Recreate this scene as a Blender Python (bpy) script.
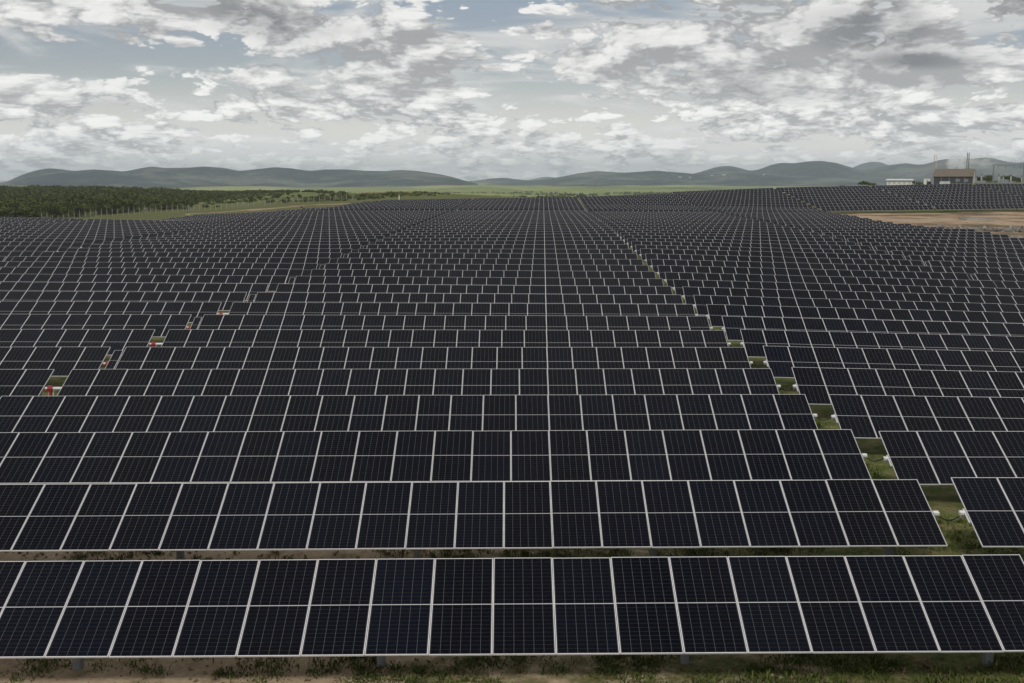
import bpy, math, random
import numpy as np
from mathutils import Vector, Matrix, noise

for _o in list(bpy.data.objects):
    bpy.data.objects.remove(_o)
scene = bpy.context.scene
COL = scene.collection
random.seed(7)
RNG = np.random.default_rng(7)

# ------------------------------------------------------------------ camera
CAM_Z = 9.2
F_PX, CX, CY = 1128.0, 512.0, 341.5
PITCH = math.atan((341.5 - 179.0) / F_PX)
YAW = math.radians(1.558)
cam_data = bpy.data.cameras.new('camera')
cam = bpy.data.objects.new('camera', cam_data)
COL.objects.link(cam)
cam.location = (0, 0, CAM_Z)
cam.rotation_euler = (math.pi / 2 - PITCH, 0, YAW)
cam_data.sensor_width = 36
cam_data.lens = F_PX / 1024 * 36
cam_data.clip_start = 0.1
cam_data.clip_end = 60000
scene.camera = cam

# ------------------------------------------------------------------ render look
scene.render.engine = 'CYCLES'
scene.cycles.use_denoising = True
scene.cycles.max_bounces = 6
scene.cycles.diffuse_bounces = 2
scene.cycles.glossy_bounces = 2
scene.cycles.volume_bounces = 4
scene.cycles.use_adaptive_sampling = True
scene.cycles.adaptive_threshold = 0.015
scene.view_settings.view_transform = 'Standard'
scene.view_settings.look = 'None'
scene.view_settings.gamma = 1
scene.view_settings.exposure = 0.0
scene.view_settings.use_curve_mapping = False

SUN_EL, SUN_AZ = math.radians(48), math.radians(194)   # azimuth clockwise from +Y


# ------------------------------------------------------------------ node helpers
class NT:
    def __init__(self, tree):
        self.t = tree
        self.n = tree.nodes
        self.l = tree.links

    def node(self, kind, **kw):
        nd = self.n.new(kind)
        for k, v in kw.items():
            setattr(nd, k, v)
        return nd

    def put(self, sock, v):
        if isinstance(v, bpy.types.NodeSocket):
            self.l.new(v, sock)
        else:
            sock.default_value = v

    def math(self, op, a, b=None, c=None, clamp=False):
        nd = self.node('ShaderNodeMath', operation=op, use_clamp=clamp)
        self.put(nd.inputs[0], a)
        if b is not None:
            self.put(nd.inputs[1], b)
        if c is not None:
            self.put(nd.inputs[2], c)
        return nd.outputs[0]

    def vmath(self, op, a, b=None):
        nd = self.node('ShaderNodeVectorMath', operation=op)
        self.put(nd.inputs[0], a)
        if b is not None:
            self.put(nd.inputs[1], b)
        return nd.outputs['Value'] if op in ('LENGTH', 'DOT_PRODUCT', 'DISTANCE') else nd.outputs[0]

    def mapr(self, v, a, b, c=0.0, d=1.0, smooth=False):
        nd = self.node('ShaderNodeMapRange')
        nd.interpolation_type = 'SMOOTHSTEP' if smooth else 'LINEAR'
        self.put(nd.inputs['Value'], v)
        for s, x in zip(('From Min', 'From Max', 'To Min', 'To Max'), (a, b, c, d)):
            self.put(nd.inputs[s], x)
        return nd.outputs[0]

    def mix(self, f, a, b, blend='MIX'):
        nd = self.node('ShaderNodeMix', data_type='RGBA', blend_type=blend)
        self.put(nd.inputs[0], f)
        self.put(nd.inputs[6], a)
        self.put(nd.inputs[7], b)
        return nd.outputs[2]

    def noise(self, vec, scale, detail=4, rough=0.5, dist=0.0):
        nd = self.node('ShaderNodeTexNoise')
        if vec is not None:
            self.put(nd.inputs['Vector'], vec)
        self.put(nd.inputs['Scale'], scale)
        self.put(nd.inputs['Detail'], detail)
        self.put(nd.inputs['Roughness'], rough)
        self.put(nd.inputs['Distortion'], dist)
        return nd.outputs[0]

    def ramp(self, f, stops):
        nd = self.node('ShaderNodeValToRGB')
        el = nd.color_ramp.elements
        while len(el) < len(stops):
            el.new(0.5)
        for e, (p, c) in zip(el, stops):
            e.position = p
            e.color = (*c, 1) if len(c) == 3 else c
        self.put(nd.inputs[0], f)
        return nd.outputs[0]


# ------------------------------------------------------------------ sky
world = bpy.data.worlds.new('World')
scene.world = world
world.use_nodes = True
wt = NT(world.node_tree)
wt.n.clear()

cf = bpy.data.node_groups.new('cloud_field', 'ShaderNodeTree')
cf.interface.new_socket('Vector', in_out='INPUT', socket_type='NodeSocketVector')
cf.interface.new_socket('Density', in_out='OUTPUT', socket_type='NodeSocketFloat')
cf.interface.new_socket('Puff', in_out='OUTPUT', socket_type='NodeSocketFloat')
g = NT(cf)
gi = g.node('NodeGroupInput')
go = g.node('NodeGroupOutput')
sep = g.node('ShaderNodeSeparateXYZ')
g.l.new(gi.outputs[0], sep.inputs[0])
zz = sep.outputs[2]
def band(sx, sz, off, detail):
    """one layer of heaped cloud, flatter and finer towards the horizon"""
    cmb = g.node('ShaderNodeCombineXYZ')
    g.put(cmb.inputs[0], g.math('MULTIPLY_ADD', sep.outputs[0], sx, off))
    g.put(cmb.inputs[1], g.math('MULTIPLY', sep.outputs[1], sx))
    g.put(cmb.inputs[2], g.math('MULTIPLY', zz, sz))
    v = cmb.outputs[0]
    n1 = g.noise(v, 1.0, detail, 0.535, 0.0)
    cm2 = g.node('ShaderNodeCombineXYZ')
    g.put(cm2.inputs[0], g.math('MULTIPLY_ADD', n1, 0.9, g.math('MULTIPLY_ADD', sep.outputs[0], sx, off)))
    g.put(cm2.inputs[1], g.math('MULTIPLY', zz, sz))
    vo = g.node('ShaderNodeTexVoronoi', feature='F1', voronoi_dimensions='2D')
    g.put(vo.inputs['Vector'], cm2.outputs[0])
    g.put(vo.inputs['Scale'], 2.5)
    g.put(vo.inputs['Detail'], 3.5)
    g.put(vo.inputs['Roughness'], 0.66)
    puff = g.math('SUBTRACT', 0.45, vo.outputs['Distance'])
    return g.math('ADD', n1, g.math('MULTIPLY', puff, 0.29)), puff
hi = band(7.5, 17.0, 0.7, 9)
lo = band(10.5, 27.0, 5.3, 8)
vlo = band(15.0, 46.0, 9.1, 7)
w1 = g.mapr(zz, 0.05, 0.115, smooth=True)
w2 = g.mapr(zz, 0.012, 0.045, smooth=True)
def fmix(f_, a_, b_):
    nd = g.node('ShaderNodeMix', data_type='FLOAT')
    g.put(nd.inputs[0], f_); g.put(nd.inputs[2], a_); g.put(nd.inputs[3], b_)
    return nd.outputs[0]
for k_ in (0, 1):
    g.l.new(fmix(w1, fmix(w2, vlo[k_], lo[k_]), hi[k_]), go.inputs[k_])

tc = wt.node('ShaderNodeTexCoord')
dirv = tc.outputs['Generated']
ws = wt.node('ShaderNodeSeparateXYZ')
wt.l.new(dirv, ws.inputs[0])
def field(vec):
    nd = wt.node('ShaderNodeGroup')
    nd.node_tree = cf
    wt.l.new(vec, nd.inputs[0])
    return nd.outputs[0], nd.outputs[1]
d0, puff0 = field(dirv)
up = wt.math('MULTIPLY_ADD', ws.outputs[2], 0.085, 0.006)
upv = wt.node('ShaderNodeCombineXYZ')
wt.put(upv.inputs[2], up)
wt.put(upv.inputs[0], wt.math('MULTIPLY', up, -0.5))
d1 = field(wt.vmath('ADD', dirv, upv.outputs[0]))[0]

# weather: where the deck breaks into blue and where thick dark cloud sits, in azimuth (rad) and elevation (rad)
yclamp = wt.math('MAXIMUM', ws.outputs[1], 0.08)
azel = wt.node('ShaderNodeCombineXYZ')
wt.put(azel.inputs[0], wt.math('DIVIDE', ws.outputs[0], yclamp))
wt.put(azel.inputs[1], wt.math('DIVIDE', ws.outputs[2], yclamp))
def dirxy(px, py):
    return ((px - 543) / F_PX, (179 - py) / F_PX)
def weather(blobs):
    tot = None
    for (px, py, rx, ry, a) in blobs:
        ax, ay = dirxy(px, py)
        dv = wt.vmath('SUBTRACT', azel.outputs[0], (ax, ay, 0))
        dv = wt.vmath('MULTIPLY', dv, (F_PX / rx, F_PX / ry, 0))
        r = wt.vmath('LENGTH', dv)
        v = wt.mapr(r, 0.25, 1.5, a, 0.0, smooth=True)
        tot = v if tot is None else wt.math('ADD', tot, v)
    return tot
cover = weather([
    (130, 66, 110, 13, -.12), (215, 48, 60, 18, -.11), (30, 45, 60, 18, -.08), (440, 14, 95, 20, -.16), (330, 22, 40, 16, -.12),
    (548, 92, 55, 7, -.14), (950, 100, 90, 9, -.13), (1010, 92, 30, 9, -.1), (190, 90, 60, 10, -.10), (700, 74, 40, 7, -.10), (690, 52, 30, 8, -.07),
    (80, 5, 80, 12, .12), (60, 92, 70, 16, .15), (150, 70, 40, 8, .10), (270, 22, 110, 26, .20), (400, 105, 90, 24, .10), (830, 60, 190, 55, .14), (600, 45, 110, 30, .06),
    (940, 70, 60, 14, .12), (195, 50, 18, 8, .08)])
dark = weather([
    (268, 30, 75, 20, .75), (240, 5, 70, 12, .5), (985, 8, 80, 20, 1.15), (860, 38, 80, 28, .75), (755, 82, 60, 22, .6), (915, 66, 90, 8, .55),
    (800, 98, 60, 10, .5), (360, 127, 120, 5, .35), (90, 101, 60, 6, .3), (900, 20, 60, 15, .4), (590, 128, 90, 5, .2), (900, 75, 50, 18, .3)])
cv = wt.math('ADD', d0, cover)
# the deck closes up towards the horizon
cv = wt.math('ADD', cv, wt.mapr(ws.outputs[2], 0.0, 0.12, 0.235, 0.19))
mask = wt.mapr(cv, 0.470, 0.535, smooth=True)
thick = wt.mapr(cv, 0.52, 0.90, smooth=True)
diff = wt.math('SUBTRACT', d0, d1)
lit = wt.mapr(diff, -0.15, 0.15, -1.0, 1.0)
shade = wt.math('ADD', wt.math('MULTIPLY', lit, wt.mapr(ws.outputs[2], 0.0, 0.10, 0.24, 0.26)), wt.mapr(ws.outputs[2], 0.0, 0.10, 0.90, 0.88))
shade = wt.math('SUBTRACT', shade, wt.math('MULTIPLY', thick, 0.08))
shade = wt.math('SUBTRACT', shade, wt.math('MULTIPLY', dark, wt.math('MULTIPLY', thick, 0.62)))
shade = wt.math('ADD', shade, wt.math('MULTIPLY', wt.math('SUBTRACT', puff0, 0.08), wt.mapr(ws.outputs[2], 0.0, 0.08, 0.30, 0.38)))
shade = wt.math('MAXIMUM', shade, wt.mapr(dark, 0.3, 0.9, 0.42, 0.20))
ccol = wt.ramp(shade, [(0.0, (1.0, 1.15, 1.35)), (0.2, (2.1, 2.2, 2.32)), (0.5, (4.5, 4.5, 4.55)), (0.8, (7.6, 7.6, 7.45)), (1.0, (9.5, 9.45, 9.2))])
sky = wt.node('ShaderNodeTexSky', sky_type='NISHITA')
sky.sun_disc = False
sky.sun_elevation = SUN_EL
sky.sun_rotation = SUN_AZ
sky.altitude = 400
sky.air_density = 1.0
sky.dust_density = 1.6
skyc = wt.mix(1.0, sky.outputs[0], (0.86, 0.74, 0.70, 1), blend='MULTIPLY')
# pale haze veil low down
veil = wt.mapr(ws.outputs[2], 0.0, 0.10, 0.85, 0.06, smooth=True)
skyc = wt.mix(veil, skyc, (8.6, 8.5, 8.4, 1))
# thin high sheet behind the heaped cloud
altv = wt.vmath('MULTIPLY', dirv, (6.0, 6.0, 34.0))
alt = wt.noise(altv, 1.0, 7, 0.60, 0.6)
altm = wt.mapr(wt.math('ADD', alt, wt.math('MULTIPLY', cover, 1.1)), 0.43, 0.64, 0.0, 0.85, smooth=True)
altc = wt.mix(wt.mapr(alt, .42, .66), (5.3, 5.5, 5.6, 1), (7.5, 7.5, 7.3, 1))
skyc = wt.mix(altm, skyc, altc)
col = wt.mix(wt.math('MULTIPLY', mask, 0.96), skyc, ccol)
# sky colour brightened towards the horizon to offset the dimming of the haze box
col = wt.vmath('MULTIPLY', col, wt.mix(wt.mapr(ws.outputs[2], 0.0, 0.11), (1.36, 1.37, 1.36, 1), (1.0, 1.0, 1.0, 1)))
bg = wt.node('ShaderNodeBackground')
wt.l.new(col, bg.inputs[0])
bg.inputs[1].default_value = 0.1
wo = wt.node('ShaderNodeOutputWorld')
wt.l.new(bg.outputs[0], wo.inputs[0])
world.cycles.sampling_method = 'MANUAL'
world.cycles.sample_map_resolution = 512

# ------------------------------------------------------------------ sun (veiled by thin cloud)
sun_data = bpy.data.lights.new('sun', 'SUN')
sun_data.energy = 1.8
sun_data.angle = math.radians(11)
sun_data.color = (1.0, 0.95, 0.87)
sun = bpy.data.objects.new('sun', sun_data)
COL.objects.link(sun)
sd = Vector((math.sin(SUN_AZ) * math.cos(SUN_EL), math.cos(SUN_AZ) * math.cos(SUN_EL), math.sin(SUN_EL)))
sun.rotation_euler = sd.to_track_quat('Z', 'Y').to_euler()
sun.location = (0, 0, 60)

# ------------------------------------------------------------------ geometry helpers
def tag(o, label=None, cat=None, group=None, kind=None):
    if label: o['label'] = label
    if cat: o['category'] = cat
    if group: o['group'] = group
    if kind: o['kind'] = kind
    return o

def empty(name, loc):
    o = bpy.data.objects.new(name, None)
    o.empty_display_size = 0.5
    COL.objects.link(o)
    o.location = loc
    return o

class MB:
    """collects faces, builds one mesh"""
    def __init__(self):
        self.v, self.f, self.m = [], [], []
    def quad(self, pts, mi=0):
        b = len(self.v)
        self.v += [tuple(p) for p in pts]
        self.f.append(tuple(range(b, b + len(pts))))
        self.m.append(mi)
    def box(self, x0, x1, y0, y1, z0, z1, mi=0, M=None):
        b = len(self.v)
        c = [(x0,y0,z0),(x1,y0,z0),(x1,y1,z0),(x0,y1,z0),(x0,y0,z1),(x1,y0,z1),(x1,y1,z1),(x0,y1,z1)]
        if M is not None:
            c = [tuple(M @ Vector(p)) for p in c]
        self.v += c
        for q in ((0,3,2,1),(4,5,6,7),(0,1,5,4),(1,2,6,5),(2,3,7,6),(3,0,4,7)):
            self.f.append(tuple(b + i for i in q)); self.m.append(mi)
    def tube(self, a, c, r, n=8, r2=None, mi=0):
        a, c = Vector(a), Vector(c)
        d = (c - a)
        q = d.to_track_quat('Z', 'Y')
        r2 = r if r2 is None else r2
        b = len(self.v)
        for k in range(n):
            t = 2 * math.pi * k / n
            self.v.append(tuple(a + q @ Vector((math.cos(t) * r, math.sin(t) * r, 0))))
        for k in range(n):
            t = 2 * math.pi * k / n
            self.v.append(tuple(c + q @ Vector((math.cos(t) * r2, math.sin(t) * r2, 0))))
        for k in range(n):
            k2 = (k + 1) % n
            self.f.append((b + k, b + k2, b + n + k2, b + n + k)); self.m.append(mi)
        self.f.append(tuple(b + k for k in reversed(range(n)))); self.m.append(mi)
        self.f.append(tuple(b + n + k for k in range(n))); self.m.append(mi)
    def mesh(self, name, mats, smooth=False):
        me = bpy.data.meshes.new(name)
        me.from_pydata(self.v, [], self.f)
        for m in (mats if isinstance(mats, (list, tuple)) else [mats]):
            me.materials.append(m)
        me.polygons.foreach_set('material_index', self.m)
        if smooth:
            me.polygons.foreach_set('use_smooth', [True] * len(self.f))
        me.update()
        return me
    def build(self, name, mats, parent=None, loc=None, smooth=False):
        return link(name, self.mesh(name, mats, smooth), parent, loc)

def link(name, me, parent=None, loc=None, rot=None):
    o = bpy.data.objects.new(name, me)
    COL.objects.link(o)
    if parent is not None: o.parent = parent
    if loc is not None: o.location = loc
    if rot is not None: o.rotation_euler = rot
    return o

def np_mesh(name, verts, quads, mats, midx=None, smooth=False):
    me = bpy.data.meshes.new(name)
    verts = np.asarray(verts, dtype=np.float32); quads = np.asarray(quads, dtype=np.int32)
    nf, k = quads.shape
    me.vertices.add(len(verts)); me.vertices.foreach_set('co', verts.ravel())
    me.loops.add(nf * k); me.loops.foreach_set('vertex_index', quads.ravel())
    me.polygons.add(nf)
    me.polygons.foreach_set('loop_start', np.arange(0, nf * k, k, dtype=np.int32))
    me.polygons.foreach_set('loop_total', np.full(nf, k, dtype=np.int32))
    for m in (mats if isinstance(mats, (list, tuple)) else [mats]):
        me.materials.append(m)
    if midx is not None: me.polygons.foreach_set('material_index', np.asarray(midx, dtype=np.int32))
    if smooth: me.polygons.foreach_set('use_smooth', np.ones(nf, dtype=bool))
    me.update(calc_edges=True)
    return me

def material(name, rough=0.7, spec=0.3, metal=0.0):
    m = bpy.data.materials.new(name)
    m.use_nodes = True
    t = NT(m.node_tree)
    b = t.n['Principled BSDF']
    b.inputs['Roughness'].default_value = rough
    b.inputs['Specular IOR Level'].default_value = spec
    b.inputs['Metallic'].default_value = metal
    return m, t, b

def plain(name, col, rough=0.7, spec=0.3, metal=0.0, var=0.15, scale=3.0):
    m, t, b = material(name, rough, spec, metal)
    tcn = t.node('ShaderNodeTexCoord')
    n = t.noise(tcn.outputs['Object'], scale, 5, 0.6)
    lo_ = tuple(c * (1 - var) for c in col) + (1,)
    hi_ = tuple(min(1, c * (1 + var)) for c in col) + (1,)
    t.put(b.inputs['Base Color'], t.mix(t.mapr(n, 0.3, 0.7), lo_, hi_))
    return m

# ------------------------------------------------------------------ lay of the land
TY= [15.0, 21.4, 27.5, 33.6, 39.7, 45.7, 51.8, 57.9, 64.0, 70.1, 76.2, 82.3, 88.4, 94.5, 100.6, 106.7, 112.8, 118.9, 125.0, 131.1, 137.2, 143.3, 149.4, 155.5, 161.6, 167.7, 180.0, 195.0, 210.0, 230.0, 245.0, 260.0, 283.0, 300.0, 320.0, 337.0, 350.0, 370.0, 400.0, 450.0, 500.0, 560.0, 600.0, 640.0, 700.0, 800.0, 900.0, 1100.0, 1300.0, 2500.0, 6000.0]
TU= [-0.44, -0.3, -0.21, -0.125, 0, 0.19, 0.27, 0.38]
TH=[
  [9.21, 9.18, 9.15, 9.14, 9.11, 9.09, 9.1, 9.11] ,
  [9.22, 9.18, 9.16, 9.14, 9.11, 9.09, 9.1, 9.11] ,
  [9.31, 9.28, 9.26, 9.24, 9.21, 9.19, 9.18, 9.22] ,
  [9.39, 9.36, 9.34, 9.32, 9.29, 9.3, 9.31, 9.41] ,
  [9.44, 9.42, 9.4, 9.38, 9.37, 9.38, 9.41, 9.54] ,
  [9.47, 9.46, 9.45, 9.45, 9.44, 9.44, 9.49, 9.66] ,
  [9.46, 9.46, 9.47, 9.47, 9.47, 9.49, 9.56, 9.76] ,
  [9.42, 9.42, 9.43, 9.43, 9.44, 9.52, 9.62, 9.86] ,
  [9.36, 9.38, 9.38, 9.39, 9.41, 9.57, 9.7, 9.95] ,
  [9.31, 9.34, 9.36, 9.38, 9.4, 9.62, 9.77, 10.07] ,
  [9.25, 9.32, 9.35, 9.37, 9.4, 9.68, 9.85, 10.21] ,
  [9.18, 9.28, 9.32, 9.34, 9.38, 9.73, 9.91, 10.29] ,
  [9.09, 9.2, 9.25, 9.28, 9.34, 9.74, 9.93, 10.31] ,
  [9.05, 9.13, 9.17, 9.22, 9.28, 9.69, 9.9, 10.3] ,
  [9.01, 9.09, 9.14, 9.16, 9.21, 9.61, 9.83, 10.25] ,
  [8.94, 9.07, 9.1, 9.09, 9.12, 9.51, 9.75, 10.2] ,
  [8.8, 9.06, 9.06, 9.0, 9.0, 9.4, 9.65, 10.12] ,
  [8.65, 9.08, 9.04, 8.94, 8.89, 9.3, 9.57, 10.05] ,
  [8.55, 9.09, 9.02, 8.9, 8.8, 9.24, 9.5, 9.95] ,
  [8.52, 9.1, 9.0, 8.86, 8.68, 9.2, 9.44, 9.81] ,
  [8.51, 9.11, 8.98, 8.82, 8.55, 9.16, 9.38, 9.66] ,
  [8.49, 9.12, 8.95, 8.78, 8.46, 9.13, 9.33, 9.53] ,
  [8.48, 9.13, 8.93, 8.74, 8.44, 9.09, 9.27, 9.41] ,
  [8.47, 9.14, 8.91, 8.7, 8.46, 9.05, 9.21, 9.28] ,
  [8.46, 9.16, 8.89, 8.67, 8.47, 9.02, 9.15, 9.14] ,
  [8.45, 9.17, 8.87, 8.63, 8.49, 8.98, 9.1, 9.01] ,
  [8.42, 9.19, 8.83, 8.55, 8.53, 8.91, 9.01, 9.1] ,
  [8.4, 9.22, 8.78, 8.48, 8.56, 8.86, 8.93, 9.25] ,
  [9.8, 9.25, 8.73, 8.46, 8.57, 8.9, 8.87, 9.17] ,
  [11.67, 9.29, 8.67, 8.42, 8.58, 8.96, 8.77, 8.91] ,
  [12.65, 9.32, 8.62, 8.4, 8.59, 9.0, 8.7, 8.71] ,
  [12.79, 10.32, 8.56, 8.15, 8.23, 9.06, 8.68, 8.52] ,
  [13.01, 11.67, 8.89, 7.77, 7.68, 8.91, 8.68, 8.22] ,
  [13.17, 11.69, 9.3, 7.5, 7.25, 7.53, 7.14, 6.67] ,
  [13.36, 11.68, 9.24, 7.4, 6.75, 5.9, 5.33, 4.84] ,
  [13.52, 11.67, 9.22, 7.91, 7.46, 4.52, 3.79, 3.29] ,
  [13.65, 11.67, 9.2, 8.3, 8.02, 4.75, 3.5, 2.89] ,
  [13.84, 11.66, 9.14, 8.16, 8.5, 6.0, 3.64, 2.81] ,
  [14.12, 11.65, 9.05, 7.94, 8.63, 7.16, 3.87, 2.7] ,
  [13.72, 11.66, 9.04, 7.58, 8.84, 9.1, 3.73, 2.45] ,
  [13.31, 11.67, 9.03, 7.22, 9.05, 11.04, 3.6, 2.2] ,
  [12.82, 11.67, 9.01, 7.01, 9.3, 13.29, 3.43, 1.9] ,
  [12.5, 11.68, 8.94, 6.86, 9.47, 14.55, 5.41, 2.21] ,
  [12.17, 11.57, 8.87, 6.73, 10.79, 15.81, 7.39, 2.53] ,
  [11.67, 11.42, 8.87, 8.72, 12.77, 17.7, 10.36, 3.0] ,
  [10.83, 11.19, 9.58, 12.03, 16.06, 20.85, 15.6, 6.67] ,
  [10.0, 10.96, 10.25, 14.63, 17.88, 24.0, 20.84, 10.33] ,
  [17.5, 17.98, 17.62, 19.81, 21.44, 24.5, 22.92, 17.67] ,
  [25.0, 25.0, 25.0, 25.0, 25.0, 25.0, 25.0, 25.0] ,
  [31.0, 31.0, 31.0, 31.0, 31.0, 31.0, 31.0, 31.0] ,
  [33.0, 33.0, 33.0, 33.0, 33.0, 33.0, 33.0, 33.0] ,
]

TY = np.array(TY); TU = np.array(TU); TH = np.array(TH)

def ground_h(X, Y):
    """height of the ground (arrays or scalars)"""
    X = np.asarray(X, dtype=float); Y = np.asarray(Y, dtype=float)
    r = np.hypot(X, Y)
    phi = np.arctan2(X, Y)
    pc = np.clip(phi, math.atan(-0.50), math.atan(0.46))
    Ye = np.clip(r * np.cos(pc), 15, 5999)
    u = np.clip(np.tan(pc), TU[0], TU[-1] - 1e-6)
    # blend to flat plateau behind the viewpoint
    iy = np.clip(np.searchsorted(TY, Ye) - 1, 0, len(TY) - 2)
    ty = (Ye - TY[iy]) / (TY[iy + 1] - TY[iy])
    iu = np.clip(np.searchsorted(TU, u) - 1, 0, len(TU) - 2)
    tu = (u - TU[iu]) / (TU[iu + 1] - TU[iu])
    tu = np.clip(tu, 0, 1); tu = tu * tu * (3 - 2 * tu) * 0.5 + tu * 0.5
    h = (TH[iy, iu] * (1 - ty) + TH[iy + 1, iu] * ty) * (1 - tu) + (TH[iy, iu + 1] * (1 - ty) + TH[iy + 1, iu + 1] * ty) * tu
    return CAM_Z - h

def ray(px, py):
    x = (px - CX) / F_PX; v = (py - CY) / F_PX
    fw = math.cos(PITCH) - v * math.sin(PITCH); up_ = -math.sin(PITCH) - v * math.cos(PITCH)
    return (x * math.cos(YAW) - fw * math.sin(YAW), x * math.sin(YAW) + fw * math.cos(YAW), up_)

def spot(px, Y):
    """ground point at bearing px and distance Y"""
    r = ray(px, 190); X = r[0] * Y / r[1]
    return float(X), float(Y), float(ground_h(X, Y))

def pieces(u, pts):
    return np.interp(u, [p[0] for p in pts], [p[1] for p in pts])

FAR_EDGE = [(-.60, 195), (-.39, 197), (-.304, 247), (-.215, 268), (-.175, 292), (-.14, 320), (0, 328), (.14, 341), (.5, 345)]
NEAR_EDGE = [(.236, 283), (.255, 245), (.29, 203), (.334, 180), (.373, 170), (.405, 158), (.426, 150), (.6, 140)]
YARD_BACK = 283.0

def bare_yard(X, Y):
    u = X / np.maximum(Y, 1)
    return (u > .236) & (Y > pieces(u, NEAR_EDGE)) & (Y < YARD_BACK)

# ground sheet: rings growing with distance, fine inside the view
rr = [0.0, 1.5]
while rr[-1] < 17000:
    rr.append(rr[-1] * (1.030 if rr[-1] < 700 else 1.05) + 0.02)
rr = np.array(rr)
a_f = np.radians(np.arange(-33, 33.01, 0.25))
a_c = np.radians(np.arange(37, 324, 5.0))
ang = np.concatenate([a_f, a_c])
NR, NA = len(rr), len(ang)
R_, A_ = np.meshgrid(rr, ang, indexing='ij')
GX, GY = R_ * np.sin(A_), R_ * np.cos(A_)
GZ = ground_h(GX, GY)
def vnoise(x, y, s, seed=0.0):
    return np.array([noise.noise(Vector((a * s + seed, b * s, seed))) for a, b in zip(x.ravel(), y.ravel())]).reshape(x.shape)
n_small = vnoise(GX, GY, 0.45) * 0.05 + vnoise(GX, GY, 0.13, 4.0) * 0.06
n_far = vnoise(GX, GY, 0.004, 2.0) * 7 + vnoise(GX, GY, 0.0016, 8.0) * 12
GZ = GZ + np.where(R_ < 420, n_small, 0) + n_far * np.clip((R_ - 1000) / 1500, 0, 1)
quads = []
idx = np.arange(NR * NA).reshape(NR, NA)
a0 = idx[:-1, :]; a1 = idx[1:, :]
b0 = np.roll(a0, -1, axis=1); b1 = np.roll(a1, -1, axis=1)
quads = np.stack([a0, b0, b1, a1], axis=-1).reshape(-1, 4)

gm, gt, gb = material('earth_and_grass', rough=0.95, spec=0.1)
geo = gt.node('ShaderNodeNewGeometry')
pos = geo.outputs['Position']
zone = gt.node('ShaderNodeVertexColor'); zone.layer_name = 'zone'
zs = gt.node('ShaderNodeSeparateColor'); gt.l.new(zone.outputs[0], zs.inputs[0])
nA = gt.noise(pos, 0.35, 8, 0.62)
nB = gt.noise(pos, 1.7, 8, 0.65)
nC = gt.noise(pos, 9.0, 6, 0.7)
nD = gt.noise(pos, 0.02, 6, 0.6)
sand = gt.mix(gt.mapr(nC, .3, .7), (.33, .255, .165, 1), (.52, .42, .295, 1))
sand = gt.mix(gt.mapr(nB, .35, .68), sand, (.33, .25, .165, 1))
weed = gt.mix(gt.mapr(nC, .3, .7), (.028, .042, .010, 1), (.100, .135, .030, 1))
dry = gt.mix(gt.mapr(nC, .3, .7), (.10, .088, .036, 1), (.21, .18, .085, 1))
weed = gt.mix(gt.mapr(nB, .42, .62), weed, dry)
gmask = gt.math('ADD', gt.math('MULTIPLY', nA, 0.55), gt.math('MULTIPLY', nB, 0.45))
gmask = gt.math('ADD', gmask, gt.math('MULTIPLY_ADD', zs.outputs[1], 0.55, -0.275))
near_c = gt.mix(gt.mapr(gmask, .42, .56, smooth=True), sand, weed)
# bare yard: tan, reddish and grey patches
nE = gt.noise(pos, 0.06, 7, 0.62)
dirt = gt.ramp(gt.math('ADD', gt.math('MULTIPLY', nE, .7), gt.math('MULTIPLY', nB, .3)), [(.36, (.075, .070, .035)), (.44, (.14, .105, .062)), (.50, (.29, .205, .130)), (.56, (.40, .305, .205)), (.64, (.17, .15, .125))])
dmask = (gt.mapr(gt.math('ADD', zs.outputs[0], gt.math('MULTIPLY_ADD', nE, .5, -.25)), .35, .65, smooth=True))
# open country beyond
mp = gt.node('ShaderNodeMapping'); gt.put(mp.inputs[0], pos)
mp.inputs['Scale'].default_value = (1, .55, 1)
nF = gt.noise(mp.outputs[0], 0.0017, 9, 0.62, 0.3)
nG = gt.noise(pos, 0.022, 7, 0.7)
fmix = gt.math('ADD', gt.math('MULTIPLY', nF, .66), gt.math('MULTIPLY', nG, .34))
farc = gt.ramp(fmix, [(.36, (.030, .048, .015)), (.43, (.055, .082, .022)), (.47, (.15, .185, .045)), (.54, (.23, .26, .075)), (.62, (.34, .32, .14))])
col_g = gt.mix(dmask, gt.mix(zs.outputs[2], near_c, farc), dirt)
gt.put(gb.inputs['Base Color'], col_g)
bmp = gt.node('ShaderNodeBump'); bmp.inputs['Strength'].default_value = 0.5; bmp.inputs['Distance'].default_value = 0.12
gt.put(bmp.inputs['Height'], gt.math('ADD', nB, gt.math('MULTIPLY', nC, .4)))
gt.l.new(bmp.outputs[0], gb.inputs['Normal'])

gme = np_mesh('ground', np.stack([GX, GY, GZ], -1).reshape(-1, 3), quads[:, ::-1], gm, smooth=True)
u_ = GX / np.maximum(GY, 1e-3)
u_ = np.where(GY > 0, u_, 9)
red = np.zeros_like(GX); grn = np.zeros_like(GX); blu = np.zeros_like(GX)
red[bare_yard(GX, GY)] = 1
red[(u_ > -.32) & (u_ < -.17) & (np.abs(GY - (389 + 90 * (u_ + .25) + 6 * np.sin(u_ * 60))) < 8)] = .8        # sandy track along the fence
red[(u_ > -.165) & (u_ < -.06) & (GY > 596 + 25 * np.sin(u_ * 70)) & (GY < 668)] = .85
red[(GY > 249) & (GY < 257)] = .8
grn[:] = .62
grn = np.where(R_ < 33, .46 + .030 * np.clip(GX, -4, 10), grn)
grn = np.where((R_ > 33), .85, grn)
grn[(GY > 330)] = .9
blu = np.clip((R_ - 420) / 380, 0, 1)
blu[(GY < 0)] = 0
ca = gme.color_attributes.new('zone', 'FLOAT_COLOR', 'POINT')
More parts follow.
